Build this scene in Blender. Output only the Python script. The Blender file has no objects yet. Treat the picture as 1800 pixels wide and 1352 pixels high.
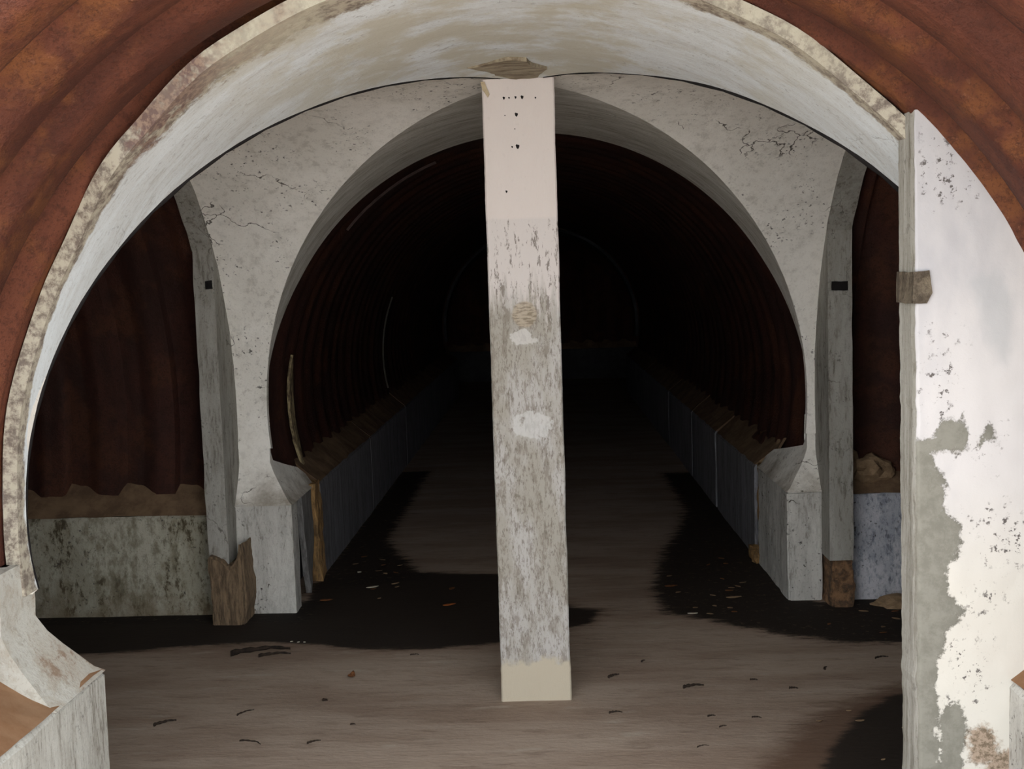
import bpy, bmesh, math, random
from mathutils import Vector, Matrix, noise
R_ = math.radians
random.seed(7)
sc = bpy.context.scene
COL = sc.collection

# ------------------------------------------------------------------ camera
cam_d = bpy.data.cameras.new('camera'); cam = bpy.data.objects.new('camera', cam_d); COL.objects.link(cam)
r_, u_, f_ = (0.999127, 0.02751, -0.031433), (0.028916, 0.08752, 0.995743), (-0.030144, 0.995783, -0.086648)
cam.matrix_world = Matrix(((r_[0], u_[0], -f_[0], 0), (r_[1], u_[1], -f_[1], 0), (r_[2], u_[2], -f_[2], 1.6), (0, 0, 0, 1)))
cam_d.sensor_width = 36; cam_d.lens = 2021.2 * 36 / 1800; cam_d.clip_start = .05; cam_d.clip_end = 200
sc.camera = cam

# ------------------------------------------------------------------ world (overcast daylight at the tunnel mouth) + exposure
wd = bpy.data.worlds.new('sky'); sc.world = wd; wd.use_nodes = True
bg = wd.node_tree.nodes['Background']; bg.inputs[0].default_value = (.96, .98, 1.0, 1); bg.inputs[1].default_value = 1.0
bounce_sun_d = bpy.data.lights.new('sun', 'SUN'); bounce_sun_d.energy = 4.5; bounce_sun_d.angle = R_(3); bounce_sun_d.color = (1, 1, 1)
sun = bpy.data.objects.new('sun', bounce_sun_d); COL.objects.link(sun); sun.rotation_euler = (R_(-14), R_(10), 0)   # stands high behind the mound: added so the ground outside bounces light onto the vault
vs = sc.view_settings
vs.view_transform = 'Standard'; vs.look = 'None'; vs.gamma = 1; vs.use_curve_mapping = False; vs.exposure = 2.05
sc.cycles.max_bounces = 10; sc.cycles.diffuse_bounces = 6

# ------------------------------------------------------------------ measured geometry
X0, ZC, R, YC = -.06, 1.003, 1.3534, 4.377      # tunnel axis, springing height, concrete radius, crossing centre
W, ZT = 1.222, .547                              # plinth inner half width, plinth height
RS, AMP, PER = 1.392, .042, .285                  # corrugated skin: inner radius, depth, pitch
Y1 = 2.965                                       # front edge of the white collar
MOUTH = 2.0
XL, XR = -1.567, 1.33                            # inner faces of the two rib walls
ZF = .505
YC2 = 17.9                                       # second crossing

# ------------------------------------------------------------------ materials
class NT:
    def __init__(s, name):
        s.m = bpy.data.materials.new(name); s.m.use_nodes = True
        s.t = s.m.node_tree; s.b = s.t.nodes['Principled BSDF']; s.c = {}
        s.b.inputs['Specular IOR Level'].default_value = .25
    def n(s, ty, ins=None, **kw):
        x = s.t.nodes.new(ty)
        for k, v in kw.items(): setattr(x, k, v)
        for k, v in (ins or {}).items(): s.put(x.inputs[k], v)
        return x
    def put(s, sock, v):
        if isinstance(v, bpy.types.NodeSocket): s.t.links.new(v, sock)
        elif isinstance(v, tuple) and len(v) == 3 and sock.type == 'RGBA': sock.default_value = (*v, 1)
        else: sock.default_value = v
    def coord(s, kind='Object', scale=(1, 1, 1), rot=(0, 0, 0)):
        if kind == 'UV': src = s.n('ShaderNodeUVMap', uv_map='UVMap').outputs[0]
        else: src = s.n('ShaderNodeTexCoord').outputs['Object']
        return s.n('ShaderNodeMapping', {'Vector': src, 'Scale': scale, 'Rotation': rot}).outputs[0]
    def noise(s, vec, scale=5, detail=5, rough=.6, dist=0):
        return s.n('ShaderNodeTexNoise', {'Vector': vec, 'Scale': scale, 'Detail': detail, 'Roughness': rough, 'Distortion': dist}).outputs['Fac']
    def voro(s, vec, scale=5, feature='F1'):
        return s.n('ShaderNodeTexVoronoi', {'Vector': vec, 'Scale': scale}, feature=feature).outputs['Distance']
    def step(s, v, a, b, to=1.0):
        return s.n('ShaderNodeMapRange', {0: v, 1: a, 2: b, 3: 0.0, 4: to}, interpolation_type='SMOOTHSTEP').outputs[0]
    def math(s, op, a, b=0.0): return s.n('ShaderNodeMath', {0: a, 1: b}, operation=op).outputs[0]
    def mul(s, a, b): return s.math('MULTIPLY', a, b)
    def add(s, a, b): return s.math('ADD', a, b)
    def mix(s, f, a, b):
        x = s.n('ShaderNodeMix', data_type='RGBA', blend_type='MIX')
        s.put(x.inputs[0], f); s.put(x.inputs[6], a); s.put(x.inputs[7], b); return x.outputs[2]
    def attr(s, name): return s.n('ShaderNodeAttribute', attribute_name=name).outputs['Fac']
    def xyz(s, vec): return s.n('ShaderNodeSeparateXYZ', {0: vec}).outputs
    def bump(s, h, strength=.4, dist=.01):
        s.put(s.b.inputs['Normal'], s.n('ShaderNodeBump', {'Strength': strength, 'Distance': dist, 'Height': h}).outputs[0])
    def out(s, col, rough=.85):
        s.put(s.b.inputs['Base Color'], col); s.put(s.b.inputs['Roughness'], rough); return s.m

def whitewash(name, white=(.60, .60, .58), grey=(.36, .35, .33), dirt=(.10, .085, .065), kind='UV', stretch=(1, 1, 1), grime=.5, specks=.5, seed=0.0, edge=None, crown=None, low=None, bumpy=.35):
    t = NT(name); v = t.coord(kind, stretch); iso = t.coord('Object')
    off = t.n('ShaderNodeVectorMath', {0: v, 1: (seed, seed * 1.7, seed * .3)}, operation='ADD').outputs[0]
    big = t.noise(off, 2.3, 5, .65); mid = t.noise(off, 7.5, 6, .7); fine = t.noise(off, 24, 6, .75); vf = t.noise(iso, 95, 4, .7)
    half = tuple(.45 * a + .55 * b for a, b in zip(white, grey))
    col = t.mix(t.step(big, .40, .60), white, half)
    col = t.mix(t.mul(t.step(mid, .46, .62), .25 + .6 * grime), col, grey)
    col = t.mix(t.mul(t.step(fine, .50, .64), .2 + .4 * grime), col, tuple(x * .8 for x in grey))
    col = t.mix(t.mul(t.mul(t.step(t.add(fine, t.mul(t.add(mid, -.5), .8)), .52, .66), t.step(big, .42, .56)), grime), col, dirt)
    col = t.mix(t.mul(t.step(vf, .56, .66), .18 + .15 * grime), col, dirt)
    sp = t.mul(t.step(t.noise(iso, 52, 4, .65), .60, .66), t.step(t.noise(iso, 4.5, 4, .6), .44, .58))
    col = t.mix(t.mul(sp, specks), col, (.06, .055, .05))
    wv = t.n('ShaderNodeVectorMath', {0: iso, 1: t.n('ShaderNodeVectorMath', {0: t.n('ShaderNodeTexNoise', {'Vector': iso, 'Scale': 9.0, 'Detail': 4.0}).outputs['Color'], 1: (.16, .16, .16)}, operation='MULTIPLY').outputs[0]}, operation='ADD').outputs[0]
    ck = t.mul(t.step(t.voro(wv, 3.2, 'DISTANCE_TO_EDGE'), .010, .003), t.step(t.noise(iso, 2.7, 3), .56, .62))
    col = t.mix(t.mul(ck, specks), col, (.07, .06, .05))
    o = t.xyz(iso)
    if edge:      # bare, weathered front edge of the arch ring (follows the ring)
        d = t.add(t.attr('rim'), t.mul(t.add(t.noise(iso, 12, 6, .78), -.5), 1.5))
        e = t.step(d, 1.15, .85)
        ec = t.mix(t.step(t.noise(iso, 28, 5, .75), .4, .62), (.40, .36, .275), (.12, .085, .06))
        ec = t.mix(t.mul(t.mul(t.step(o['X'], -.45, -.7), t.step(o['Z'], 1.85, 2.0)), t.step(t.noise(iso, 8, 4, .7), .44, .54)), ec, t.mix(t.step(t.noise(iso, 60, 4, .7), .42, .6), (.11, .05, .035), (.24, .15, .10)))
        col = t.mix(t.mul(e, .92), col, ec)
    if crown:     # yellowish damp stain towards the crown
        c = t.mul(t.step(o['Z'], crown, crown + .3), t.step(t.noise(iso, 3.4, 6, .65), .40, .58))
        col = t.mix(t.mul(c, .75), col, (.50, .48, .38))
    if low:       # dirty brown foot
        d = t.add(o['Z'], t.mul(t.add(t.noise(iso, 6, 5, .7), -.5), -.5))
        col = t.mix(t.mul(t.step(d, low, low - .28), .8), col, (.17, .13, .08))
    t.bump(t.add(fine, t.mul(vf, .5)), bumpy, .012)
    return t.out(col, .9)

def rust(name, a=(.125, .040, .021), b=(.072, .022, .013), c=(.165, .060, .020), chips=.3, lap_shade=None):
    t = NT(name); v = t.coord('UV', (1, 3, 1)); o = t.coord('Object')
    n1 = t.noise(v, 1.3, 6, .65); n2 = t.noise(o, 24, 6, .8); n3 = t.noise(o, 3.2, 5, .6); n4 = t.noise(o, 110, 3, .7)
    col = t.mix(t.step(n1, .40, .58), a, b); col = t.mix(t.mul(t.step(n3, .50, .62), .8), col, c)
    col = t.mix(t.mul(t.step(n2, .50, .60), .5), col, tuple(x * .6 for x in b))
    col = t.mix(t.mul(t.step(n4, .54, .64), .45), col, tuple(x * .4 for x in b))
    col = t.mix(t.mul(t.mul(t.step(t.noise(o, 48, 4, .7), .60, .66), t.step(n3, .46, .58)), chips), col, (.30, .13, .07))
    if lap_shade is not None:      # shade painted at each sheet lap: a dark line and the darkening before it
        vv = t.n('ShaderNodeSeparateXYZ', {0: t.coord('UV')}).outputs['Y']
        ph = t.math('FRACT', t.mul(t.add(t.add(vv, t.mul(t.add(t.noise(o, 7, 3), -.5), .012)), lap_shade), 1 / PER))
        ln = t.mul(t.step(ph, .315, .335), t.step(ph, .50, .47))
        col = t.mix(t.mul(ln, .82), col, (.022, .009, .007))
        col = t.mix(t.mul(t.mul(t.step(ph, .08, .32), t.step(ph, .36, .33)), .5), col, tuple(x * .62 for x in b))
    t.bump(t.add(n2, t.mul(n4, .5)), .7, .01)
    return t.out(col, .72)

M = {}
M['collar'] = whitewash('painted_collar', (.70, .76, .79), (.58, .61, .61), (.22, .19, .14), stretch=(.8, 3.5, 1), grime=.16, specks=.35, seed=1, edge=(2.93, .03), crown=2.0, bumpy=.2)
M['web'] = whitewash('painted_web', (.84, .82, .765), (.70, .68, .62), (.28, .25, .2), stretch=(1, 1, 1), grime=.22, specks=.9, seed=4, low=.72, bumpy=.25)
M['soffit'] = whitewash('grimy_soffit', (.66, .645, .60), (.42, .40, .34), (.2, .18, .12), stretch=(.8, 6, 1), grime=.6, specks=.3, seed=8)
M['plinth'] = whitewash('mouldy_plinth', (.46, .44, .36), (.22, .20, .14), (.075, .06, .035), kind='Object', stretch=(1.6, 1.6, .8), grime=1.0, specks=.9, seed=2, low=.2)
M['block'] = whitewash('painted_block', (.56, .55, .51), (.38, .37, .34), (.15, .12, .09), kind='Object', stretch=(3, 3, .7), grime=.5, specks=1, seed=5)
M['nearblock'] = whitewash('near_block', (.50, .50, .46), (.36, .35, .31), (.10, .08, .06), kind='Object', stretch=(5, 5, .7), grime=.6, specks=.5, seed=15)
M['nearflare'] = whitewash('patched_foot', (.47, .465, .42), (.36, .32, .26), (.22, .14, .09), kind='Object', stretch=(1.2, 1.2, 1.2), grime=.7, specks=.3, seed=17)
M['bluish'] = whitewash('bluish_plinth', (.52, .52, .55), (.20, .23, .28), (.07, .07, .08), kind='Object', stretch=(2, 2, 1), grime=.9, specks=1, seed=9)
M['rib'] = whitewash('grey_rib', (.36, .35, .32), (.25, .24, .21), (.10, .085, .07), kind='Object', stretch=(3, 3, .6), grime=.55, specks=.6, seed=3)
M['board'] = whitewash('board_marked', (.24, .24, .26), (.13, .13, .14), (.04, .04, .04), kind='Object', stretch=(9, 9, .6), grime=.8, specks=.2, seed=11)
M['jamb'] = whitewash('weathered_jamb', (.44, .43, .39), (.25, .24, .2), (.12, .1, .07), kind='Object', stretch=(8, 8, .6), grime=.5, specks=.3, seed=6)
M['far'] = whitewash('shaded_concrete', (.07, .07, .075), (.04, .04, .045), (.03, .03, .03), kind='Object', grime=.5)  # far end's shade is put into this darkened concrete colour
M['rust'] = rust('red_oxide_steel', lap_shade=.097 - 2.46 + 10 * PER)
M['rust2'] = rust('shaded_red_steel', (.055, .019, .013), (.032, .013, .010), (.075, .027, .014), .03)  # same steel darkened: shade of the inner and side vaults is in its colour

def simple(name, a, b, scale=12, rough=.9, stretch=(1, 1, 1), bump=.4, dist=.01):
    t = NT(name); v = t.coord('Object', stretch); n = t.noise(v, scale, 6, .7)
    t.bump(n, bump, dist); return t.out(t.mix(t.step(n, .35, .65), a, b), rough)
M['ledge'] = simple('silt_ledge', (.22, .145, .085), (.12, .075, .045), 7)
M['ledge_near'] = simple('ochre_ledge', (.25, .15, .085), (.19, .095, .045), 4)
M['brokenbrick'] = simple('broken_brick', (.30, .17, .09), (.09, .06, .04), 22, bump=1, dist=.03)
M['rotten'] = simple('rotten_base', (.30, .21, .13), (.12, .085, .055), 16, stretch=(4, 4, .6), bump=1, dist=.02)
M['ochre'] = simple('ochre_break', (.42, .25, .10), (.16, .1, .05), 18, stretch=(2, 2, .5), bump=1, dist=.02)
M['spall'] = simple('spalled_crown', (.36, .31, .22), (.17, .13, .09), 22, stretch=(.5, 2, 1), bump=1)
M['splinter'] = simple('pale_splinter', (.46, .38, .25), (.28, .21, .13), 30)
M['earth'] = simple('light_seal_earth', (.16, .14, .10), (.09, .08, .055), 5)
M['slab'] = simple('grey_slab', (.20, .195, .19), (.10, .095, .09), 10, stretch=(5, 5, .5))
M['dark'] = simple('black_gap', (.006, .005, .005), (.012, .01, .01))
M['twig'] = simple('twig_bark', (.03, .02, .014), (.012, .008, .006), 40)
M['leaf_o'] = simple('orange_leaf', (.50, .16, .04), (.3, .09, .03), 40)
M['leaf_b'] = simple('brown_leaf', (.20, .08, .03), (.08, .035, .015), 40)
M['leaf_w'] = simple('pale_chip', (.75, .72, .6), (.5, .45, .35), 40)
M['stone'] = simple('ochre_stone', (.32, .22, .13), (.18, .12, .07), 9, bump=.8, dist=.02)
M['ground'] = simple('gravel_ground', (.50, .50, .49), (.42, .42, .41), 3)
M['patch'] = simple('dark_mortar_patch', (.17, .14, .10), (.07, .055, .04), 25, bump=1, dist=.02)
M['strip'] = simple('scaling_strip', (.40, .32, .18), (.05, .03, .02), 24, stretch=(1, 1, .5), bump=.6)
M['strip_grey'] = simple('dull_strip', (.07, .045, .04), (.04, .025, .022), 14)
M['strip_pale'] = simple('pale_strip', (.09, .085, .07), (.05, .045, .04), 14)

def floor_mat():
    t = NT('trampled_floor'); o = t.coord('Object'); st = t.coord('Object', (.55, 2.2, 1))
    n1 = t.noise(st, 1.7, 5, .6); n2 = t.noise(st, 9, 6, .7); n3 = t.noise(st, 30, 5, .75)
    col = t.mix(t.step(n1, .36, .66), (.37, .295, .235), (.27, .20, .152))
    col = t.mix(t.mul(t.step(n2, .5, .72), .6), col, (.17, .12, .09))
    col = t.mix(t.mul(t.step(n3, .58, .7), .45), col, (.13, .09, .065))
    col = t.mix(t.mul(t.step(t.noise(st, 5, 4), .6, .72), .4), col, (.46, .41, .34))
    wob = t.add(t.mul(t.add(n2, -.5), .16), t.mul(t.add(n3, -.5), .10))
    damp = t.step(t.add(t.attr('damp'), t.mul(wob, 1.3)), -.09, .07)
    wet = t.step(t.add(t.attr('wet'), t.mul(wob, .6)), -.015, .03)
    deb = t.step(t.add(t.attr('debris'), t.mul(wob, 1.6)), -.04, .03)
    col = t.mix(t.mul(damp, .85), col, (.11, .062, .038))
    col = t.mix(t.mul(wet, .94), col, (.016, .012, .009))
    dcol = t.mix(t.step(t.noise(o, 26, 5, .7), .56, .68), (.014, .010, .007), (.075, .05, .033))
    col = t.mix(t.mul(deb, .95), col, dcol)
    t.bump(t.add(n2, t.mul(n3, t.add(.6, t.mul(deb, 1.5)))), .35, .012)
    return t.out(col, .88)
M['floor'] = floor_mat()

def pier_mat():
    t = NT('peeling_pier'); o = t.coord('Object'); st = t.coord('Object', (1, 1, .45))
    n1 = t.noise(st, 3, 5); n2 = t.noise(o, 26, 6, .72); n3 = t.noise(o, 75, 4, .7)
    z = t.xyz(o)['Z']
    col = t.mix(t.step(n1, .40, .66), (.52, .505, .50), (.40, .395, .41))
    col = t.mix(t.mul(t.step(z, 1.15, .75), .8), col, (.55, .53, .47))
    col = t.mix(t.mul(t.step(t.add(t.attr('stain'), t.mul(t.add(n1, -.5), .12)), -.02, .02), .6), col, (.36, .37, .38))
    sp = t.step(t.noise(o, 42, 5, .7), .55, .60)
    col = t.mix(t.mul(sp, t.step(t.add(t.attr('spots'), t.mul(t.add(n2, -.5), .3)), -.03, .03)), col, (.10, .09, .085))
    col = t.mix(t.mul(t.step(t.add(t.attr('bare'), t.mul(t.add(n2, -.5), .085)), -.004, .004), 1.0), col, t.mix(t.step(n2, .4, .65), (.21, .205, .175), (.165, .16, .135)))
    col = t.mix(t.step(t.add(t.attr('brown'), t.mul(t.add(n2, -.5), .1)), -.01, .01), col, t.mix(t.step(n3, .42, .6), (.32, .25, .19), (.15, .115, .08)))
    t.bump(t.add(t.mul(t.step(t.add(t.attr('bare'), t.mul(t.add(n2, -.5), .085)), -.006, .006), -1.0), t.mul(n3, .3)), .5, .006)
    return t.out(col, .9)
M['pier'] = pier_mat()

def post_mat():
    t = NT('weathered_post'); o = t.coord('Object'); g = t.coord('Object', (1, 1, .13))
    X, Y, Z = [t.xyz(o)[k] for k in 'XYZ']
    gr = t.noise(t.coord('Object', (1, 1, .25)), 52, 6, .78, .2); gf = t.noise(t.coord('Object', (1, 1, .3)), 130, 4, .75); bl = t.noise(t.coord('Object', (1, 1, .4)), 9, 4)
    bare = t.mix(t.step(bl, .4, .62), (.33, .31, .27), (.42, .405, .385))
    bare = t.mix(t.mul(t.step(gr, .48, .60), .65), bare, (.18, .155, .125))
    bare = t.mix(t.mul(t.step(gf, .54, .62), .6), bare, (.12, .10, .08))
    zz = t.add(Z, t.mul(t.add(t.noise(g, 40, 4), -.5), .5))
    up = t.mix(t.mul(t.step(t.noise(o, 30, 4), .62, .7), .12), (.62, .565, .535), (.42, .38, .35))
    ck = t.mul(t.step(t.add(gr, t.mul(t.add(Z, -1.84), -.25)), .60, .64), t.step(Z, 1.86, 1.83))
    trans = t.mix(t.mul(ck, .8), (.57, .53, .51), (.13, .11, .09))
    col = t.mix(t.step(zz, 1.47, 1.62), bare, trans)
    col = t.mix(t.step(Z, 1.835, 1.85), col, up)
    def ell(cx, cz, rx, rz, a=.7, b=1.15, amp=.5):
        d = t.add(t.n('ShaderNodeMath', {0: t.mul(t.add(X, -cx), 1 / rx), 1: 2.0}, operation='POWER').outputs[0], t.n('ShaderNodeMath', {0: t.mul(t.add(Z, -cz), 1 / rz), 1: 2.0}, operation='POWER').outputs[0])
        return t.step(t.add(d, t.mul(t.add(t.noise(o, 28, 4), -.5), amp)), b, a)
    col = t.mix(t.mul(ell(-.060, 1.07, .065, .05, amp=4.5), .6), col, (.56, .56, .55))
    col = t.mix(t.mul(ell(-.085, 1.40, .045, .03, amp=5), .6), col, (.6, .585, .57))
    col = t.mix(t.mul(ell(-.075, 1.487, .048, .05, amp=.4), .85), col, t.mix(t.step(t.noise(t.coord('Object', (1, 1, 4)), 30, 3), .45, .6), (.40, .34, .26), (.22, .18, .13)))
    col = t.mix(t.step(t.add(Z, t.mul(t.add(t.noise(o, 14, 3), -.5), .12)), .17, .14), col, (.46, .41, .32))
    t.bump(t.add(gr, t.mul(gf, .5)), .4, .006)
    return t.out(col, .85)
M['post'] = post_mat()

# ------------------------------------------------------------------ mesh helpers
def put(name, me, mat, parent=None, smooth=False, sharp=None):
    me.materials.append(mat)
    for p in me.polygons: p.use_smooth = smooth
    if smooth and sharp: me.set_sharp_from_angle(angle=R_(sharp))
    o = bpy.data.objects.new(name, me); COL.objects.link(o)
    if parent is not None: o.parent = parent; o.matrix_parent_inverse = Matrix.Translation(-Vector(parent.location))
    return o
def tag(o, label=None, cat=None, group=None, kind=None):
    for k, v in (('label', label), ('category', cat), ('group', group), ('kind', kind)):
        if v: o[k] = v
    return o
def empty(name, loc, label, cat, group=None):
    o = bpy.data.objects.new(name, None); COL.objects.link(o); o.location = loc; o.empty_display_size = .1
    return tag(o, label, cat, group)

def grid_mesh(name, P, UV=None, close=False, thick=None):
    """P[i][j] -> point; optional thick[i][j] -> outer point: makes a closed shell"""
    n, m = len(P), len(P[0]); V = [p for row in P for p in row]; F = []; A = lambda i, j: i * m + j
    for i in range(n - 1):
        for j in range(m - 1): F.append((A(i, j), A(i + 1, j), A(i + 1, j + 1), A(i, j + 1)))
    if thick:
        k = n * m; V += [p for row in thick for p in row]
        for i in range(n - 1):
            for j in range(m - 1): F.append((k + A(i, j), k + A(i, j + 1), k + A(i + 1, j + 1), k + A(i + 1, j)))
        rim = [A(i, 0) for i in range(n)] + [A(n - 1, j) for j in range(1, m)] + [A(i, m - 1) for i in range(n - 2, -1, -1)] + [A(0, j) for j in range(m - 2, 0, -1)]
        for a, b in zip(rim, rim[1:] + rim[:1]): F.append((a, a + k, b + k, b))
    me = bpy.data.meshes.new(name); me.from_pydata([tuple(v) for v in V], [], F)
    if UV:
        U = [u for row in UV for u in row]
        if thick: U = U + U
        lay = me.uv_layers.new(name='UVMap')
        for l in me.loops: lay.data[l.index].uv = U[l.vertex_index]
    me.update(); return me

def solid(bm_fn, name):
    bm = bmesh.new(); bm_fn(bm); bmesh.ops.recalc_face_normals(bm, faces=bm.faces); me = bpy.data.meshes.new(name); bm.to_mesh(me); bm.free(); return me

def prism(name, poly, axis, a, b, cuts=1, jitter=0.0, bevel=0.0, seed=0, sub=0.0):
    """polygon (2D) extruded along axis 'X','Y','Z' from a to b; rough() jitters the surface"""
    bm = bmesh.new()
    def pt(p, t):
        return {'X': (t, p[0], p[1]), 'Y': (p[0], t, p[1]), 'Z': (p[0], p[1], t)}[axis]
    v0 = [bm.verts.new(pt(p, a)) for p in poly]; v1 = [bm.verts.new(pt(p, b)) for p in poly]
    bm.faces.new(v0); bm.faces.new(v1[::-1])
    k = len(poly)
    for i in range(k): bm.faces.new((v0[i], v1[i], v1[(i + 1) % k], v0[(i + 1) % k]))
    bmesh.ops.recalc_face_normals(bm, faces=bm.faces)
    if bevel: bmesh.ops.bevel(bm, geom=list(bm.edges), offset=bevel, segments=2, affect='EDGES', clamp_overlap=True)
    if sub:
        bmesh.ops.triangulate(bm, faces=bm.faces)
        for _ in range(5):
            es = [e for e in bm.edges if e.calc_length() > sub]
            if not es: break
            bmesh.ops.subdivide_edges(bm, edges=es, cuts=1)
            bmesh.ops.triangulate(bm, faces=[f for f in bm.faces if len(f.verts) > 3])
    if jitter:
        for v in bm.verts:
            n = noise.noise_vector(v.co * 9 + Vector((seed, seed, 0))) * jitter + noise.noise_vector(v.co * 28 + Vector((seed, 0, seed))) * jitter * .5
            v.co += n
    me = bpy.data.meshes.new(name); bm.to_mesh(me); bm.free(); return me
def box(name, x0, x1, y0, y1, z0, z1, **k): return prism(name, [(x0, z0), (x1, z0), (x1, z1), (x0, z1)], 'Y', y0, y1, **k)

def lin(a, b, n): return [a + (b - a) * i / (n - 1) for i in range(n)]
def corr(s):
    """trapezoid profile of the corrugated sheet, 0 = inner crest, 1 = outer valley"""
    p = (s / PER) % 1.0
    for a, b, va, vb in ((0, .34, 0, 0), (.34, .385, 0, 1), (.385, .66, 1, .8), (.66, 1.0, .8, 0)):
        if p <= b: t = (p - a) / (b - a); t = t * t * (3 - 2 * t); return va + (vb - va) * t
    return 0
def vault(name, axis, c, s0, s1, mat, rs=RS, amp=AMP, a0=-17, a1=197, step=.0143, na=120, phase=0.0, parent=None, lap=True):
    """corrugated barrel sheet; axis 'Y': c = centre x; axis 'X': c = centre y. All bow slightly, sheets lap every 4 ridges"""
    P = []; U = []
    ss = lin(s0, s1, max(3, int(abs(s1 - s0) / step)))
    for s in ss:
        row = []; ur = []
        for k in range(na + 1):
            t = R_(a0 + (a1 - a0) * k / na)
            r = rs + amp * corr(s + phase) + .006 * noise.noise(Vector((s * 1.1, k * .06, rs))) + (.006 if lap and int((s + phase) / PER) % 4 < 2 else 0)
            x, z = r * math.cos(t), ZC + r * math.sin(t)
            row.append((c + x, s, z) if axis == 'Y' else (s, c + x, z)); ur.append((t * rs, s))
        P.append(row); U.append(ur)
    return put(name, grid_mesh(name, P, U), mat, parent, True, 50)

# ------------------------------------------------------------------ SETTING
def sdist(p, poly):
    d = 1e9; ins = False; x, y = p; n = len(poly)
    for i in range(n):
        ax, ay = poly[i]; bx, by = poly[(i + 1) % n]
        ex, ey = bx - ax, by - ay; t = max(0, min(1, ((x - ax) * ex + (y - ay) * ey) / (ex * ex + ey * ey + 1e-12)))
        d = min(d, (ax + ex * t - x) ** 2 + (ay + ey * t - y) ** 2)
        if (ay > y) != (by > y) and x < (bx - ax) * (y - ay) / (by - ay) + ax: ins = not ins
    d = math.sqrt(d); return d if ins else -d
def paint(me, name, polys, ij=(0, 1), lim=.3):
    at = me.attributes.new(name, 'FLOAT', 'POINT')
    bb = [(min(p[0] for p in q) - lim, max(p[0] for p in q) + lim, min(p[1] for p in q) - lim, max(p[1] for p in q) + lim) for q in polys]
    for v in me.vertices:
        a, b = v.co[ij[0]], v.co[ij[1]]; s = -lim
        for q, (xa, xb, ya, yb) in zip(polys, bb):
            if xa < a < xb and ya < b < yb: s = max(s, sdist((a, b), q))
        at.data[v.index].value = max(-lim, min(lim, s))

WET1 = [(-4.2, 5.95), (-2.619, 5.882), (-2.205, 5.7), (-1.276, 5.7), (-1.296, 6.227), (-1.185, 6.317), (-0.804, 6.357), (-0.286, 6.257), (0.106, 5.572), (0.238, 5.522), (0.179, 5.308), (0.083, 5.226), (-0.24, 5.037), (-0.54, 4.961), (-0.846, 4.974), (-1.066, 5.054), (-1.34, 5.115), (-1.744, 5.061), (-2.034, 5.0), (-4.2, 5.0)]
DEB1 = [(-1.3, 6.0), (-1.3, 6.83), (-1.3, 7.645), (-1.3, 9.884), (-1.05, 9.9), (-1.05, 7.2), (-0.8, 6.45), (-.7, 6.2)]
DEB2 = [(1.3, 5.506), (1.3, 9.5), (.95, 9.5), (.95, 7.9), (0.80, 7.2), (0.62, 6.481), (0.534, 5.942), (0.53, 5.469), (0.812, 5.26), (1.08, 5.041), (1.301, 4.927), (4.2, 4.9), (4.2, 5.9), (1.439, 5.7)]
DEB3 = [(-4.2, 5.5), (-1.2, 5.45), (-1.2, 5.8), (-4.2, 5.9)]
DAMP3 = [(4.2, 4.5), (1.43, 4.418), (1.286, 4.375), (1.15, 4.279), (1.044, 4.196), (0.935, 4.089), (0.82, 3.935), (0.723, 3.745), (0.634, 3.572), (0.528, 3.265), (.5, 2.0), (4.2, 2)]
WET3 = [(4.2, 4.45), (1.41, 4.355), (1.255, 4.272), (1.076, 4.081), (0.932, 3.83), (0.813, 3.564), (0.725, 3.258), (.75, 2.0), (4.2, 2)]
xs = lin(-4.3, 4.3, 216); ys = lin(-1.0, 2.5, 40)[:-1] + lin(2.5, 10, 190)[:-1] + lin(10, 20.2, 50)
Pf = [[(x, y, .006 * noise.noise(Vector((x * 1.3, y * 1.3, 0)))) for x in xs] for y in ys]
fm = grid_mesh('floor', Pf)
paint(fm, 'damp', [DAMP3, DEB2, WET1, DEB1]); paint(fm, 'wet', [WET1, WET3]); paint(fm, 'debris', [DEB1, DEB2, DEB3])
fl = tag(put('floor', fm, M['floor'], None, True), kind='structure')
gm = grid_mesh('ground', [[(x, y, -.03) for x in lin(-30, 30, 4)] for y in lin(-40, .2, 4)])
tag(put('ground', gm, M['ground']), kind='structure')

GAP = .0
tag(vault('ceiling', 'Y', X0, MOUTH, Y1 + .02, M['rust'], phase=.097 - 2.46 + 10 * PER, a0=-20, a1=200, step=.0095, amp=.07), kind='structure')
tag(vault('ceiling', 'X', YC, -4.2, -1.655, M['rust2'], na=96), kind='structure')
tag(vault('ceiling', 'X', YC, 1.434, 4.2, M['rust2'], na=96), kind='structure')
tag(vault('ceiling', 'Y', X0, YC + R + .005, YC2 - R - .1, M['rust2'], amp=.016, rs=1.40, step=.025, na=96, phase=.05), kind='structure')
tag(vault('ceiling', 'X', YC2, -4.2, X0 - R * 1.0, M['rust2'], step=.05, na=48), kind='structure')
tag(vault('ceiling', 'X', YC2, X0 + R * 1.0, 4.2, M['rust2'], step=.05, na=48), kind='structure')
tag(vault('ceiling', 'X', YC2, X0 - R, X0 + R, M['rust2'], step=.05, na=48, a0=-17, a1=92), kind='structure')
for nm, xa in (('wall_left', -4.22), ('wall_right', 4.14)):
    tag(put(nm, box(nm, xa, xa + .08, 2.5, 6.4, -.1, 2.7), M['rust2']), kind='structure')
    tag(put(nm, box(nm, xa, xa + .08, 16.2, 19.7, -.1, 2.7), M['rust2']), kind='structure')
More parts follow.
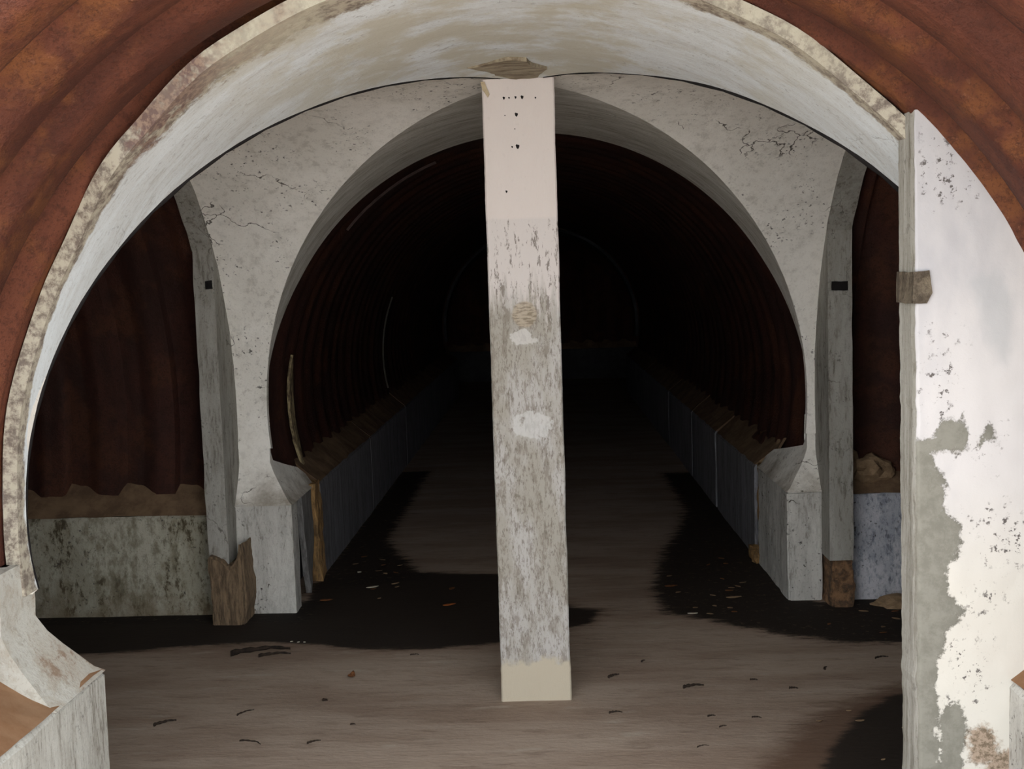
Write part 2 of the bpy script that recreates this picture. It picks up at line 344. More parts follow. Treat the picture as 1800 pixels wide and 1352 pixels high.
# unseen shell round the vaults, added to seal out stray sky light
P = []
for k in range(81):
    t = R_(-22 + 224 * k / 80); rr = 1.455; x, z = X0 + rr * math.cos(t), ZC + rr * math.sin(t)
    q = max(abs(math.cos(t)) / 4.6, abs(math.sin(t)) / (2.2 if math.sin(t) > 0 else 1.1), 1e-6)
    P.append([(x, MOUTH, z), (x, MOUTH + .0, z) if False else (X0 + math.cos(t) / q, MOUTH, ZC + math.sin(t) / q)])
P = [[(P[0][0][0], MOUTH, -.05), P[0][1][:2] + (-.05,)]] + P + [[(P[-1][0][0], MOUTH, -.05), P[-1][1][:2] + (-.05,)]]
tag(put('wall_light_seal', grid_mesh('front_seal', P), M['earth']), kind='structure')
xa, xb, ya, yb_, zt_ = X0 - 4.6, X0 + 4.6, MOUTH, 20.4, ZC + 2.2
me = bpy.data.meshes.new('seal_mound'); me.from_pydata([(xa, ya, -.1), (xb, ya, -.1), (xb, yb_, -.1), (xa, yb_, -.1), (xa, ya, zt_), (xb, ya, zt_), (xb, yb_, zt_), (xa, yb_, zt_)], [], [(4, 5, 6, 7), (0, 3, 7, 4), (1, 5, 6, 2), (2, 6, 7, 3)])
tag(put('ground', me, M['earth']), kind='structure')  # unseen earth cover, added to block light leaks

# ------------------------------------------------------------------ groin vaults (white concrete where two barrels cross)
def groin(yc, yf, yb, xl, xr, name, label, mats, far_open=True, na=110, th=.038, front=None):
    g = empty(name, (X0, yc, ZC + R), label, 'vault')
    T = [R_(-8 + 196 * k / na) for k in range(na + 1)]
    def shell(pname, mat, inner, smooth=True, nj=24):
        P = []; O = []; U = []
        for t in T:
            row = []; orow = []; ur = []
            for j in range(nj + 1):
                p, d, uv = inner(t, j / nj); row.append(p); orow.append(tuple(a + b * th for a, b in zip(p, d))); ur.append(uv)
            P.append(row); O.append(orow); U.append(ur)
        return put(pname, grid_mesh(pname, P, U, thick=O), mat, g, True, 40)
    def near(t, s):
        a = (front(t) if front else yf) + .012 * noise.noise(Vector((t * 6, 0, 3))); b = yc - R * abs(math.cos(t)); y = a + (b - a) * s
        w = .004 * noise.noise(Vector((t * 5, y * 2, 1)))
        return (X0 + (R + w) * math.cos(t), y, ZC + (R + w) * math.sin(t)), (math.cos(t), 0, math.sin(t)), (t * R, y)
    def far(t, s):
        a = yc + (R + .012) * abs(math.cos(t)); k = min(1, max(0, (math.sin(t) - .15) / .35)); b = max(a + .004, yb - .13 * (1 - k)); y = a + (b - a) * s
        return (X0 + R * math.cos(t), y, ZC + R * math.sin(t)), (math.cos(t), 0, math.sin(t)), (t * R, y)
    ns = shell('near_soffit', mats[0], near)
    if front:
        at = ns.data.attributes.new('rim', 'FLOAT', 'POINT'); m = len(T) * 25
        for i, t in enumerate(T):
            for j in range(25):
                ii = i * 25 + j; v = (ns.data.vertices[ii].co.y - front(t)) / rim_w(t)
                at.data[ii].value = v; at.data[ii + m].value = v
    if far_open: shell('far_soffit', mats[2], far)
    def web(side, xe):
        def f(t, s):
            a = X0 + side * R * abs(math.cos(t)); b = X0 + side * max(abs(xe - X0), R * abs(math.cos(t)) + .002); x = a + (b - a) * s
            w = .004 * noise.noise(Vector((x * 3, t * 5, 7)))
            return (x, yc + (R + w) * math.cos(t), ZC + (R + w) * math.sin(t)), (0, math.cos(t), math.sin(t)), (t * R, x)
        return f
    shell('side_web', mats[1], web(-1, xl)); shell('side_web', mats[1], web(1, xr))
    # thin black tube standing in for the shadow gap where the near soffit ends
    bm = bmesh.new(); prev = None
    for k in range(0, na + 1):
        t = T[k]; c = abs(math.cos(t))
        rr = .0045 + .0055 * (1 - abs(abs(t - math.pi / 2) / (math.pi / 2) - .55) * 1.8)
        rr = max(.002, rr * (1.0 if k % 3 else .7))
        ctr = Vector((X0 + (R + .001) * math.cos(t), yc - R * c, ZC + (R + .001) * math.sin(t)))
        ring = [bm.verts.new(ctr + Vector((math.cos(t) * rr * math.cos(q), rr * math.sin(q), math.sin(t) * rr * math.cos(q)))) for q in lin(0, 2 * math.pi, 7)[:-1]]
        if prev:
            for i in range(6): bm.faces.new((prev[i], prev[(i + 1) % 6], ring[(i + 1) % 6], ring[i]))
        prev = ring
    me = bpy.data.meshes.new('gap_tube'); bm.to_mesh(me); bm.free()
    o = put('shadow_gap', me, M['dark'], g, True); o['label'] = 'black shadow gap line along the edge'
    return g
def rim_w(t):
    T_ = [(-20, .06), (40, .05), (62, .07), (80, .10), (105, .15), (120, .16), (136, .09), (150, .03), (165, .035), (188, .06), (200, .06)]
    d = math.degrees(t)
    for (a, u), (b, v) in zip(T_, T_[1:]):
        if d <= b: return u + (v - u) * (d - a) / (b - a)
    return .05
def front_edge(t):
    T_ = [(-20, 2.965), (48, 2.97), (62, 2.907), (80, 2.85), (105, 2.79), (120, 2.79), (134, 2.86), (150, 2.965), (200, 2.965)]
    d = math.degrees(t)
    for (a, u), (b, v) in zip(T_, T_[1:]):
        if d <= b: k = (d - a) / (b - a); k = k * k * (3 - 2 * k); return u + (v - u) * k
    return 2.965
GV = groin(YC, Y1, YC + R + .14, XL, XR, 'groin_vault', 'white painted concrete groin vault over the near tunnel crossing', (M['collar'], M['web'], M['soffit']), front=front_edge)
for xa, xb in ((XL, -1.665), (XR, 1.443)):
    P, O, U = [], [], []
    for k in range(111):
        t = R_(-6 + 192 * k / 110); rr = R - .012 + .005 * noise.noise(Vector((t * 9, xa, 0)))
        row = [(xa + (xb - xa) * j / 4 + .004 * noise.noise(Vector((t * 14, j, xa))), YC + rr * math.cos(t), ZC + rr * math.sin(t)) for j in range(5)]
        P.append(row); O.append([(q[0], YC + (rr + .08) * math.cos(t), ZC + (rr + .08) * math.sin(t)) for q in row]); U.append([(t * R, j * .03) for j in range(5)])
    o = put('edge_band', grid_mesh('edge_band', P, U, thick=O), M['rib'], GV, True, 40); o['label'] = 'grey stained outer edge band'
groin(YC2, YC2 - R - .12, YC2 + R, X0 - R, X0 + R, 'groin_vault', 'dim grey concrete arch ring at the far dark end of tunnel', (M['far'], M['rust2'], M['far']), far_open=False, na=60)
tag([o for o in COL.objects if o.name == 'groin_vault.001'][0], cat='vault')

# ------------------------------------------------------------------ plinths
def plinth(label, sx, sy, yc, pts_face, zt, mat, lmat, ledge_to=1.46, name='concrete_plinth', group=None, jit=.006, z0=-.02, ledge_h=.17):
    """pts_face: list of (coordinate range) legs. 'Y' leg runs along the tunnel, 'X' leg along the side passage"""
    leg, a, b, mit_a, mit_b = pts_face
    t = empty(name, ((X0 + sx * W, (a + b) / 2, 0) if leg == 'Y' else ((a + b) / 2, yc + sy * W, 0)), label, 'plinth', group)
    def place(d, s, z, end):
        if leg == 'Y': return (X0 + sx * (W + d), s, z)
        return (s, yc + sy * (W + d), z)
    n = max(3, int(abs(b - a) / .06))
    def lofted(nm, prof, mt, jt, sd):
        P = []
        for i in range(n):
            row = []
            for d, z in prof:
                qa, qb = a + mit_a * d, b + mit_b * d; q = qa + (qb - qa) * i / (n - 1)
                p = Vector(place(d, q, z, 0)); k = noise.noise_vector(p * 8 + Vector((sd, 0, 0))) * jt
                row.append(tuple(p + k))
            P.append(row)
        bm = bmesh.new(); V = [[bm.verts.new(p) for p in r] for r in P]; m = len(prof)
        for i in range(n - 1):
            for j in range(m): bm.faces.new((V[i][j], V[i + 1][j], V[i + 1][(j + 1) % m], V[i][(j + 1) % m]))
        bm.faces.new(V[0][::-1]); bm.faces.new(V[-1]); bmesh.ops.recalc_face_normals(bm, faces=bm.faces)
        me = bpy.data.meshes.new(nm); bm.to_mesh(me); bm.free(); return put(nm, me, mt, t)
    D = .235
    lofted('face_wall', [(0, z0), (0, .12), (0, .3), (0, zt - .015), (.012, zt), (D * .5, zt), (D, zt), (D, .2), (D, z0)], mat, jit, 1)
    lz = zt + .001
    lo = lofted('ledge', [(.004, lz), (.06, lz + .045 * ledge_h / .17), (.13, lz + .105 * ledge_h / .17), (.19, lz + .16 * ledge_h / .17), (D, lz + .2 * ledge_h / .17), (D, lz)], lmat, jit * 1.3, 4)
    lo['label'] = 'sloping silt-covered ledge' if lmat is M['ledge'] else 'sloping ledge'
    return t
FY = YC + W
NEAR = []
NEAR.append(plinth('low white plinth along left foot of the near rusty tunnel', -1, -1, YC, ('Y', MOUTH, YC - W, 0, -1), ZT, M['nearblock'], M['ledge_near'], ledge_h=.12))
plinth('low white plinth at right edge, beside the bright peeling pier', 1, -1, YC, ('Y', MOUTH, YC - W, 0, -1), ZT, M['block'], M['ledge_near'])
plinth('white plinth of side passage hidden behind left tunnel corner', -1, -1, YC, ('X', X0 - W, -4.14, -1, 0), ZT, M['plinth'], M['ledge'])
plinth('white plinth of side passage hidden behind right bright pier', 1, -1, YC, ('X', X0 + W, 4.14, 1, 0), ZT, M['plinth'], M['ledge'])
plinth('mould-streaked plinth wall facing us in the dark left recess', -1, 1, YC, ('X', -1.60, -4.14, 0, 0), ZF, M['plinth'], M['ledge'])
plinth('blue-grey mottled plinth wall in narrow dark recess at right', 1, 1, YC, ('X', 1.45, 4.14, 0, 0), ZF + .02, M['bluish'], M['ledge'])

CAP = [(-.003, ZT - .004), (.02, .563), (.05, .607), (.08, .65), (.108, .695), (.128, .743), (.126, .79), (.128, .85), (.131, .90)]
def flare(sx, sy, yend, xend, mat, parent):
    """concave foot of the arch, mitred round the corner of the block"""
    P, O = [], []; U = []
    for d, z in CAP:
        yc_ = YC + sy * (W + d); xc = X0 + sx * (W + d); row = []
        ys_ = lin(yend, yc_, 9); xs_ = lin(xc, xend if abs(xend - X0) > W + d else xc, 7)[1:]
        ke = max(.04, min(1, 1 - (z - .64) / .12)) if sy > 0 else 1
        ys_ = [yc_ + (y - yc_) * ke for y in ys_]
        row = [(xc + .004 * noise.noise(Vector((y * 6, z * 6, 0))), y, z) for y in ys_] + [(x, yc_, z) for x in xs_]
        P.append(row); U.append([(q[0] + q[1], q[2]) for q in row])
        O.append([(X0 + sx * 1.44, y + (sy * .06 if k == 8 else 0), z) for k, y in enumerate(ys_)] + [(x, YC + sy * 1.44, z) for x in xs_])
    return put('flared_foot', grid_mesh('flare', P, U, thick=O), mat, parent, True, 30)
def base_block(sx, xe, ye, label, zt=ZT, gap=None):
    """corner block of the far arch: front face, return into the tunnel and the flared cap above it"""
    xi = X0 + sx * W; t = empty('base_block', ((xi + xe) / 2, FY, 0), label, 'block')
    A = [(xi, FY), (xe, FY), (xe, FY + .3), (X0 + sx * 1.5, ye), (xi, ye)]
    if sx < 0: A = A[::-1]
    bm = bmesh.new()
    put('pedestal', prism('pedestal', A, 'Z', -.02, zt, jitter=.006, bevel=.008, sub=.06, seed=sx), M['block'], t)
    flare(sx, 1, gap or ye, xe, M['web'], t); return t
flare(-1, -1, 2.83, X0 - 1.5, M['nearflare'], NEAR[0])
base_block(-1, XL + .0, FY + .13, 'white block under left foot of the far arch, beside the gap', gap=FY + .58)
base_block(1, XR + .0, FY + .78, 'grey-white block with rust spot under right foot of far arch')

# tunnel plinth runs beyond the crossing
runs_l = [(6.32, 8.2), (8.215, 10.3), (10.33, 13.0), (13.02, YC2 - W)]
runs_r = [(6.50, 7.93), (7.99, 9.25), (9.28, 11.0), (11.03, 13.6), (13.62, YC2 - W)]
wl = ['nearest', 'second', 'third', 'fourth', 'farthest']
M['tp'] = M['board']
for sx, runs, sd in ((-1, runs_l, 'left'), (1, runs_r, 'right')):
    for i, (a, b) in enumerate(runs):
        w = 'farthest' if i == len(runs) - 1 else wl[i]
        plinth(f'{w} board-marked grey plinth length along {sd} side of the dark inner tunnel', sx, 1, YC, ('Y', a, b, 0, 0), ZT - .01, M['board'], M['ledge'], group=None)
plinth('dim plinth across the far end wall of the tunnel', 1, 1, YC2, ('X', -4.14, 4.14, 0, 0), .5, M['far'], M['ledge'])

# broken slabs in the gap on the left, ochre fill on the right
t = empty('broken_slab', (X0 - W, FY + .38, 0), 'split grey slabs standing in the gap beside left white block', 'slab')
xi = X0 - W
put('upright_shard', prism('shard', [(FY + .23, .54), (FY + .46, .54), (FY + .50, .3), (FY + .42, .10), (FY + .37, .0), (FY + .33, .10), (FY + .27, .33)], 'X', xi - .03, xi + .0, jitter=.004, sub=.05), M['slab'], t)
o = put('broken_edge', prism('edge', [(FY + .50, .56), (FY + .66, .56), (FY + .70, .3), (FY + .72, .03), (FY + .60, -.01), (FY + .58, .2), (FY + .54, .35)], 'X', xi - .05, xi + .012, jitter=.012, sub=.04), M['ochre'], t); o['label'] = 'ochre crumbled edge'
put('gap_shade', box('gap_shade', xi - .2, xi - .12, FY + .10, FY + .72, -.01, .56), M['dark'], t)  # black sheet standing in for the shade inside the gap
t = empty('mortar_fill', (X0 + W + .03, FY + .84, 0), 'ochre crumbling fill in the joint behind right grey block', 'rubble')
put('ochre_core', box('core', X0 + W + .02, X0 + W + .1, FY + .775, FY + .895, -.01, .55, jitter=.012, sub=.04), M['ochre'], t)
put('foot_lump', box('lump', X0 + W - .03, X0 + W + .06, FY + .76, FY + .92, -.01, .07, jitter=.02, sub=.03), M['ochre'], t)

# ------------------------------------------------------------------ rib walls closing the side openings
def rib(xi, xo, yf, sx, label, mat, brk, flare, mb, base_poly, hole):
    t = empty('rib_wall', ((xi + xo) / 2, yf, 0), label, 'wall')
    P = []; zz = lin(brk, 2.30, 60)
    bm = bmesh.new(); rings = []
    for z in zz:
        yb = YC + math.sqrt(max(.0001, R * R - (z - ZC) ** 2)) + .02 if z > .62 else FY + .16
        yb = max(yb, yf + .01)
        if z > 1.86: continue
        f = 0
        j = .006 * noise.noise(Vector((z * 7, sx, 0)))
        pts = [(xi + f * .8 + j * .4, yf + .006 * noise.noise(Vector((z * 9, 5, sx)))), (xo + f + j, yf), (xo + f + j, yb), (xi + f * .8, yb)]
        rings.append([bm.verts.new((x, y, z)) for x, y in pts])
    for a, b in zip(rings, rings[1:]):
        for i in range(4): bm.faces.new((a[i], a[(i + 1) % 4], b[(i + 1) % 4], b[i]))
    bm.faces.new(rings[0][::-1]); bm.faces.new(rings[-1]); bmesh.ops.recalc_face_normals(bm, faces=bm.faces)
    me = bpy.data.meshes.new('rib'); bm.to_mesh(me); bm.free(); put('panel', me, mat, t)
    o = put('broken_foot', base_poly, mb, t); o['label'] = 'crumbled brown foot'
    hx, hz, hw, hh = hole
    o = put('socket', box('socket', hx - hw, hx + hw, yf - .008, yf + .05, hz - hh, hz + hh, jitter=.006, sub=.02), M['dark'], t); o['label'] = 'dark square socket'
    o = put('mortar_lip', box('lip', hx - hw * 1.4, hx + hw * .9, yf - .016, yf + .01, hz - hh * 1.9, hz - hh, jitter=.006, sub=.02), M['rib'], t)
    return t
o = put('spalled_patch', prism('spall', [(-.24, 4.02), (-.17, 3.98), (-.10, 3.90), (-.04, 3.93), (-.02, 4.02), (.03, 4.10), (.0, 4.24), (-.08, 4.27), (-.15, 4.20), (-.17, 4.10)], 'Z', 2.343, 2.366, jitter=.006, sub=.02), M['spall'], GV); o['label'] = 'brown spalled patch above the post'
bl = prism('foot', [(-1.648, -.02), (-1.50, -.02), (-1.478, .10), (-1.497, .40), (-1.53, .31), (-1.56, .28), (-1.60, .32), (-1.66, .33)], 'Y', 5.40, 5.66, jitter=.012, sub=.04, bevel=.01, seed=3)
rib(XL, -1.665, 5.45, -1, 'grey rib wall with a square hole closing left side opening', M['rib'], .29, .25, M['rotten'], bl, (-1.590, 1.64, .016, .02))
br = prism('foot', [(1.345, -.03), (1.455, -.03), (1.45, .24), (1.40, .255), (1.345, .235)], 'Y', 5.47, 5.66, jitter=.016, sub=.03, bevel=.01, seed=8)
rib(XR, 1.443, 5.45, 1, 'grey rib wall beside narrow dark recess at right', M['rib'], .235, .12, M['brokenbrick'], br, (1.385, 1.545, .038, .022))

# ------------------------------------------------------------------ near right pier (peeling white infill wall)
pt = empty('pier_wall', (1.1, 2.95, 0), 'bright white peeling pier wall filling right side of near arch', 'wall')
YP, YQ, XI = 2.905, 3.02, .925
zs = lin(-.02, ZC + 1.41, 200); P = []
for z in zs:
    hw = math.sqrt(max(0, 1.425 ** 2 - (z - ZC) ** 2)) if z > ZC - .2 else 1.43
    xe = max(X0 + hw, .95); row = []
    xa = XI + .010 * (1 - z / 2) + .004 * noise.noise(Vector((z * 10, 3, 0))) + .003 * noise.noise(Vector((z * 35, 1, 0)))
    for k in range(91):
        x = xa + (xe - xa) * k / 90 + .026 * (1 - k / 90) * 0
        row.append((x, YP + (.006 if k == 0 else 0) + .002 * noise.noise(Vector((x * 20, z * 20, 0))), z))
    P.append(row)
# stop where the circle crosses the inner edge
P = [r for r in P if r[0][2] < ZC + math.sqrt(1.425 ** 2 - (XI + .03 - X0) ** 2)]
Q = [[(p[0] - (.0 if k else .0), YQ, p[2]) for k, p in enumerate(r)] for r in P]
pm = grid_mesh('pier', P)
BARE = [[(0.90, 1.176), (0.968, 1.189), (0.989, 1.224), (1.038, 1.233), (1.064, 1.186), (1.053, 1.148), (0.961, 1.139), (0.982, 1.095), (0.999, 1.05), (1.002, 0.992), (1.039, 0.947), (1.036, 0.896), (0.999, 0.831), (1.004, 0.772), (1.043, 0.734), (1.008, 0.697), (0.99, 0.623), (0.975, 0.549), (0.982, 0.413), (0.99, 0.292), (0.98, 0), (0.90, 0)],
        [(1.074, 1.172), (1.112, 1.202), (1.121, 1.17), (1.088, 1.157)], [(0.99, 0.458), (1.04, 0.51), (1.055, 0.427), (1.041, 0.291), (1.04, 0), (0.99, 0)]]
STAIN = [[(1.068, 1.571), (1.121, 1.591), (1.171, 1.533), (1.179, 1.391), (1.158, 1.334), (1.123, 1.364), (1.101, 1.422)]]
SPOT = [[(.945, 1.93), (1.0, 1.9), (1.06, 1.80), (1.03, 1.75), (.95, 1.78)], [(.965, 1.46), (1.02, 1.45), (1.0, 1.3), (1.04, 1.15), (1.16, 1.22), (1.1, 1.1), (.97, 1.24)],
        [(1.08, .98), (1.3, .99), (1.25, .82), (1.12, .86)], [(1.0, .68), (1.1, .66), (1.1, .5), (1.02, .5)], [(1.07, .79), (1.14, .79), (1.12, .72), (1.07, .72)]]
BROWN = [[(1.055, 0.412), (1.106, 0.433), (1.135, 0.395), (1.12, 0.33), (1.062, 0.339)], [(1.11, .36), (1.2, .36), (1.2, 0), (1.12, 0)]]
for nm, pl in (('bare', BARE), ('stain', STAIN), ('spots', SPOT), ('brown', BROWN)): paint(pm, nm, pl, (0, 2), .2)
put('front_face', pm, M['pier'], pt, True)
# reveal: edge strip, back and top of the pier
bm = bmesh.new()
L = [(bm.verts.new(r[0]), bm.verts.new((r[0][0] - .004, r[0][1] + .02, r[0][2])), bm.verts.new((r[0][0] - .006, YQ, r[0][2])), bm.verts.new((r[-1][0], YQ, r[0][2])), bm.verts.new(r[-1])) for r in P]
for a, b in zip(L, L[1:]):
    for i in range(4): bm.faces.new((a[i], b[i], b[i + 1], a[i + 1]))
bm.faces.new(L[-1]); bmesh.ops.recalc_face_normals(bm, faces=bm.faces)
me = bpy.data.meshes.new('reveal'); bm.to_mesh(me); bm.free(); o = put('reveal', me, M['jamb'], pt, False); o['label'] = 'grey weathered inner edge'
o = put('mortar_patch', prism('patch', [(.917, 1.600), (.957, 1.602), (.966, 1.545), (.953, 1.520), (.915, 1.522)], 'Y', 2.897, 3.025, jitter=.004, sub=.02), M['patch'], pt); o['label'] = 'dark brown mortar patch'

# ------------------------------------------------------------------ centre post
pp = empty('prop_post', (-.074, 4.36, 0), 'weathered white plank post propping the vault in the middle', 'post')
bm = bmesh.new(); rings = []
for z in lin(-.01, 2.352, 120):
    e = .0025 * noise.noise(Vector((z * 5, 1, 0))) + .0012 * noise.noise(Vector((z * 40, 2, 0)))
    e2 = .0025 * noise.noise(Vector((z * 5, 8, 0))) + .0012 * noise.noise(Vector((z * 40, 9, 0)))
    xl, xr = -.207 + e, .0586 + e2
    if z < .14: xl -= .002; xr += .003
    c = .005
    pts = [(xl + c, 4.297), (xr - c, 4.297), (xr, 4.302), (xr, 4.43), (xl, 4.43), (xl, 4.302)]
    rings.append([bm.verts.new((x, y, z)) for x, y in pts])
for a, b in zip(rings, rings[1:]):
    for i in range(6): bm.faces.new((a[i], a[(i + 1) % 6], b[(i + 1) % 6], b[i]))
bm.faces.new(rings[0][::-1]); bm.faces.new(rings[-1]); bmesh.ops.recalc_face_normals(bm, faces=bm.faces)
me = bpy.data.meshes.new('post'); bm.to_mesh(me); bm.free()
plk = put('plank', me, M['post'], pp, False)
for x, z, r in [(-.127, 2.283, .0045), (-.108, 2.283, .003), (-.084, 2.284, .004), (-.060, 2.284, .0055), (-.011, 2.28, .003), (-.083, 2.222, .006), (-.09, 2.17, .002), (-.082, 2.106, .007), (-.128, 1.943, .004), (-.125, 2.22, .002), (-.102, 2.105, .003)]:
    bm = bmesh.new(); vs_ = [bm.verts.new((x + r * (1 + .3 * math.sin(k * 2.3)) * math.cos(q), 4.2962, z + r * (1.2 + .3 * math.cos(k * 1.7)) * math.sin(q))) for k, q in enumerate(lin(0, 2 * math.pi, 10)[:-1])]
    vb = [bm.verts.new((v.co.x, 4.31, v.co.z)) for v in vs_]
    bm.faces.new(vs_); bm.faces.new(vb[::-1])
    for i in range(9): bm.faces.new((vs_[i], vb[i], vb[(i + 1) % 9], vs_[(i + 1) % 9]))
    bmesh.ops.recalc_face_normals(bm, faces=bm.faces); me = bpy.data.meshes.new('nail_hole'); bm.to_mesh(me); bm.free(); put('nail_hole', me, M['dark'], pp)
o = put('splinter', prism('splinter', [(-.210, 2.345), (-.196, 2.345), (-.178, 2.30), (-.185, 2.288), (-.203, 2.315)], 'Y', 4.290, 4.31, jitter=.003, sub=.02), M['splinter'], pp); o['label'] = 'yellowed splintered corner'
o = put('foot_mortar', prism('foot', [(-.235, 4.27), (.08, 4.27), (.085, 4.45), (-.235, 4.45)], 'Z', -.02, .006, jitter=.01, sub=.03), M['post'], pp) if False else None

# ------------------------------------------------------------------ sheet laps / strips inside the dark tunnel
def arc_strip(y, w, a0, a1, mat, label, r=RS - .012, name='joint_strip', rag=.3):
    n = 50; P = []; O = []; U = []
    for k in range(n + 1):
        t = R_(a0 + (a1 - a0) * k / n); e = min(1, 4 * min(k, n - k) / n + .15); ww = w * e * (1 + rag * noise.noise(Vector((k * .35, y, 0))))
        row = [(X0 + r * math.cos(t), y - ww / 2 + ww * j / 3, ZC + r * math.sin(t)) for j in range(4)]
        P.append(row); O.append([(X0 + (r + .014) * math.cos(t), q[1], ZC + (r + .014) * math.sin(t)) for q in row]); U.append([(t, j) for j in range(4)])
    o = put(name, grid_mesh(name, P, U, thick=O), mat, None, True, 40); return tag(o, label, 'strip')
arc_strip(6.42, .10, 170, 197, M['strip'], 'flaking yellowed scale strip low on left wall of inner tunnel')
arc_strip(6.46, .05, 112, 138, M['strip_grey'], 'dull grey metal strip high at upper left of inner tunnel')
arc_strip(10.2, .03, 158, 192, M['strip_pale'], 'thin pale curved strip farther along left wall of inner tunnel')

# ------------------------------------------------------------------ stones and rust flakes on the ledges
def rock(name, loc, s, mat, seed, label, cat='stone', group=None):
    bm = bmesh.new(); bmesh.ops.create_icosphere(bm, subdivisions=3, radius=1)
    for v in bm.verts:
        v.co *= 1 + .35 * noise.noise(v.co * 1.6 + Vector((seed, 0, 0))) + .12 * noise.noise(v.co * 5 + Vector((seed, 0, 0)))
        v.co = Vector((v.co.x * s[0], v.co.y * s[1], v.co.z * s[2]))
    me = bpy.data.meshes.new(name); bm.to_mesh(me); bm.free(); o = put(name, me, mat, None, False); o.location = loc
    return tag(o, label, cat, group)
rock('stone', (1.60, 5.70, .63), (.10, .07, .07), M['stone'], 1, 'large ochre stone on right recess ledge, beside the bright pier')
rock('stone', (1.49, 5.73, .66), (.06, .05, .07), M['stone'], 5, 'smaller ochre stone on right recess ledge, beside the grey rib')
rock('stone', (1.70, 5.50, .0), (.16, .08, .045), M['stone'], 9, 'flat tan stone on floor under the blue-grey plinth')

for i, (pts, x, y, lab) in enumerate([
        ([(-.12, 0), (.10, 0), (.13, .06), (.05, .075), (.02, .13), (-.03, .06), (-.10, .10)], 1.27, 6.05, 'torn pale sheet fragment on ledge above right grey block'),
        ([(-.08, 0), (.09, 0), (.06, .07), (.01, .04), (-.05, .09)], 1.25, 6.42, 'small torn fragment on ledge over the ochre joint'),
        ([(-.16, 0), (.15, 0), (.10, .05), (.02, .02), (-.06, .06), (-.13, .02)], 1.26, 6.95, 'ragged dark rusty fragment lying farther along right ledge')]):
    me = prism('torn', [(y + a, .615 + b + .0 * a) for a, b in pts], 'X', x - X0 * 0 - .004, x + .012, jitter=.008, sub=.03, seed=i)
    for v in me.vertices: v.co.x += (v.co.z - .615) * .7
    tag(put('torn_sheet', me, M['ledge' if i < 2 else 'rust2']), lab, 'fragment')

def leaf(name, loc, L, Wd, rot, mat, label, cat, group=None, curl=.15):
    n = 8; P = []; O = []
    for i in range(n + 1):
        s = i / n; w = Wd * (math.sin(math.pi * min(1, s * .92 + .06)) ** .8) * .5
        z = curl * L * (s - .5) ** 2 * 2
        row = [(L * (s - .5), w * q, z + abs(q) * w * .35 + .004) for q in (-1, -.5, 0, .5, 1)]
        P.append(row); O.append([(a, b, c + .0015) for a, b, c in row])
    o = put(name, grid_mesh(name, P, thick=O), mat, None, True); o.location = loc; o.rotation_euler = (0, 0, rot)
    return tag(o, label, cat, group)
def stick(loc, L, rad, rot, label, group=None, bend=.15, name='twig', mat=None, knots=True):
    bm = bmesh.new(); prev = None; n = 12
    for i in range(n + 1):
        s = i / n; y = bend * L * (math.sin(s * 3.1) - .5) + .15 * bend * L * math.sin(s * 11); rr = rad * (1 - .6 * s) * (1 + .3 * math.sin(i * 2.1))
        ring = [bm.verts.new((L * (s - .5), y + rr * math.cos(q), rad + rr * math.sin(q))) for q in lin(0, 2 * math.pi, 7)[:-1]]
        if prev:
            for k in range(6): bm.faces.new((prev[k], prev[(k + 1) % 6], ring[(k + 1) % 6], ring[k]))
        else: bm.faces.new(ring[::-1])
        prev = ring
    bm.faces.new(prev)
    me = bpy.data.meshes.new(name); bm.to_mesh(me); bm.free(); o = put(name, me, mat or M['twig'], None, True); o.location = loc; o.rotation_euler = (0, 0, rot)
    return tag(o, label, 'twig', group)
stick((-1.31, 4.975, 0), .26, .013, R_(14), 'long dark curved stick on floor at edge of left wet patch')
stick((-1.235, 4.925, 0), .14, .008, R_(12), 'short dark stick lying just in front of the long one')
stick((-1.19, 4.24, 0), .075, .004, R_(48), 'thin slanted dark twig on left foreground floor')
stick((-1.09, 3.95, 0), .09, .004, R_(-22), 'bent dark twig near bottom left of the floor')
stick((-.865, 3.942, 0), .05, .004, R_(30), 'little dark twig at bottom, right of the bent one')
stick((-1.47, 4.15, 0), .085, .006, R_(35), 'knotty dark twig beside left plinth corner')
stick((.235, 4.56, 0), .055, .006, R_(38), 'stubby dark twig just right of the post')
stick((.54, 4.42, 0), .085, .007, R_(15), 'dark two-lobed twig right of the post foot')
for i, (x, y, l) in enumerate([(.79, 4.483, .03), (.925, 4.378, .035), (.567, 4.109, .03), (.593, 4.01, .03), (.498, 3.837, .045), (.729, 4.089, .035), (.371, 4.739, .025), (-.61, 4.89, .04), (1.1, 4.6, .03), (1.36, 4.72, .06), (-.9, 4.35, .02), (.22, 4.16, .05), (-.75, 4.1, .02)]):
    stick((x, y, 0), l, random.uniform(.003, .0055), random.uniform(-.3, 1.2), 'tiny dark twig scrap scattered on the dry brown foreground floor', 'twig scraps on the foreground floor', .2)
leaf('dry_leaf', (-.52, 5.644, 0), .07, .03, .5, M['leaf_o'], 'bright orange leaf on the black wet patch left of post', 'leaf')
leaf('dry_leaf', (-.531, 5.957, 0), .05, .03, 1.2, M['leaf_b'], 'small brown-orange leaf behind the bright orange one', 'leaf')
leaf('dry_leaf', (-.841, 4.611, 0), .05, .03, 1.4, M['leaf_b'], 'curled rusty brown leaf on the open floor left of post', 'leaf', curl=.7)
leaf('dry_leaf', (-1.166, 5.78, 0), .07, .04, .2, M['leaf_b'], 'brown leaf beside foot of left white block', 'leaf')
leaf('pale_chip', (-.964, 6.019, 0), .07, .03, .5, M['leaf_w'], 'largest cream paint chip on black floor beside left block', 'chip')
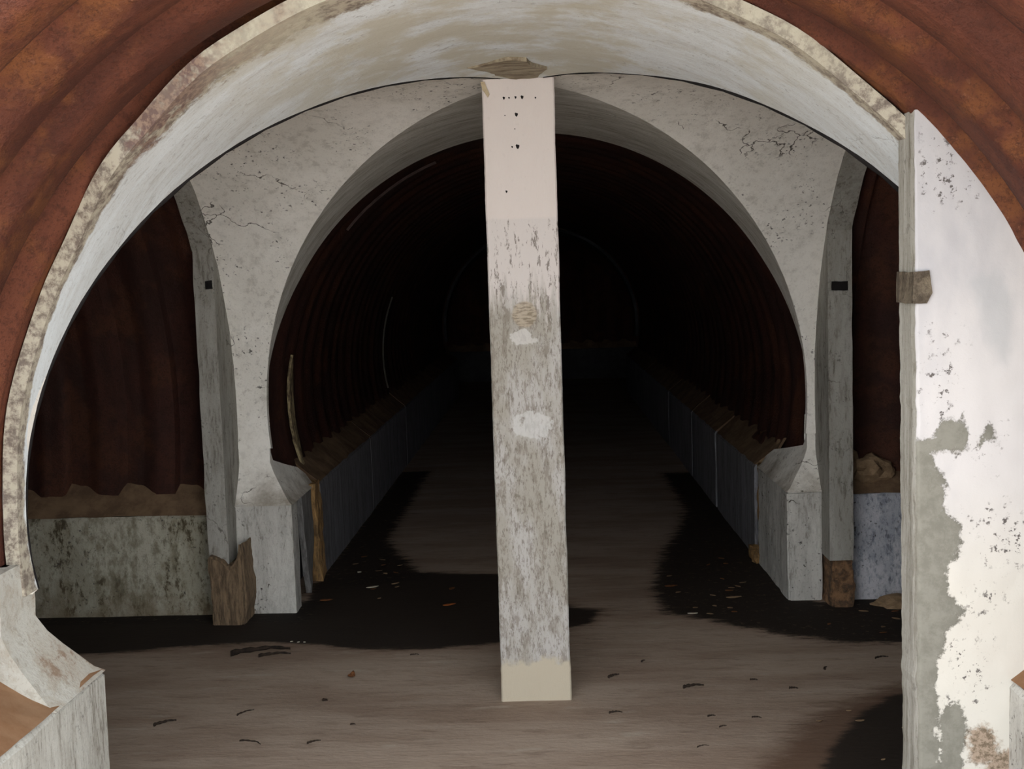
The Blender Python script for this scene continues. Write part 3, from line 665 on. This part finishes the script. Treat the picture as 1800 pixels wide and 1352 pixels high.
leaf('pale_chip', (-1.088, 6.358, 0), .025, .025, 1, M['leaf_w'], 'small bright white chip near foot of left inner plinth', 'chip')
leaf('pale_chip', (-.85, 6.09, 0), .05, .02, .7, M['stone'], 'dull narrow chip right of the cream paint chip', 'chip')
leaf('pale_chip', (1.291, 4.114, 0), .03, .018, -.6, M['leaf_w'], 'bright white chip in the wet corner by bright pier', 'chip')
leaf('pale_chip', (1.086, 4.026, 0), .035, .014, .2, M['stone'], 'dull ochre chip on the wet bottom right floor', 'chip')
leaf('pale_chip', (.666, 5.4, 0), .05, .02, .1, M['leaf_w'], 'pale chip at front of right debris patch', 'chip')
leaf('pale_chip', (.904, 5.659, 0), .08, .03, .2, M['stone'], 'tan flake before the right grey block', 'chip')
leaf('dry_leaf', (.618, 5.9, 0), .07, .035, .2, M['leaf_b'], 'brown leaf at left edge of right debris patch', 'leaf')
for (x, y) in [(-1.165, 5.094), (-1.138, 5.092), (-1.199, 5.105)]:
    leaf('pale_chip', (x, y, 0), .014, .01, random.uniform(0, 3), M['leaf_w'], 'tiny white crumb in a row behind the long dark stick', 'chip', 'white crumbs behind the stick')
LIT = [(.6, 1.12, 5.2, 6.5, 16, 'small dull flake among dark debris before the right grey block', 'flakes before the right grey block'),
       (1.2, 1.8, 5.0, 5.4, 12, 'small dull flake in dark debris below the blue-grey plinth', 'flakes below the blue-grey plinth'),
       (-1.15, -.8, 5.6, 6.8, 12, 'small dull flake in the dark debris right of left white block', 'flakes right of the left white block')]
for xa, xb, ya, yb_, n_, lab, gr_ in LIT:
    for i in range(n_):
        leaf('litter_flake', (random.uniform(xa, xb), random.uniform(ya, yb_), 0), random.uniform(.02, .045), random.uniform(.01, .022), random.uniform(-1, 1), random.choice([M['leaf_b'], M['stone'], M['ledge'], M['ledge']]), lab, 'flake', gr_, curl=.12)
for x, y in [(1.22, 3.951), (1.072, 4.126), (1.071, 3.692), (.942, 4.034), (1.33, 4.25), (1.15, 3.65)]:
    leaf('litter_flake', (x, y, 0), .02, .01, random.uniform(0, 3), M['stone'], 'speck-sized flake on the wet dark floor at bottom right', 'flake', 'specks on the wet floor by the pier')
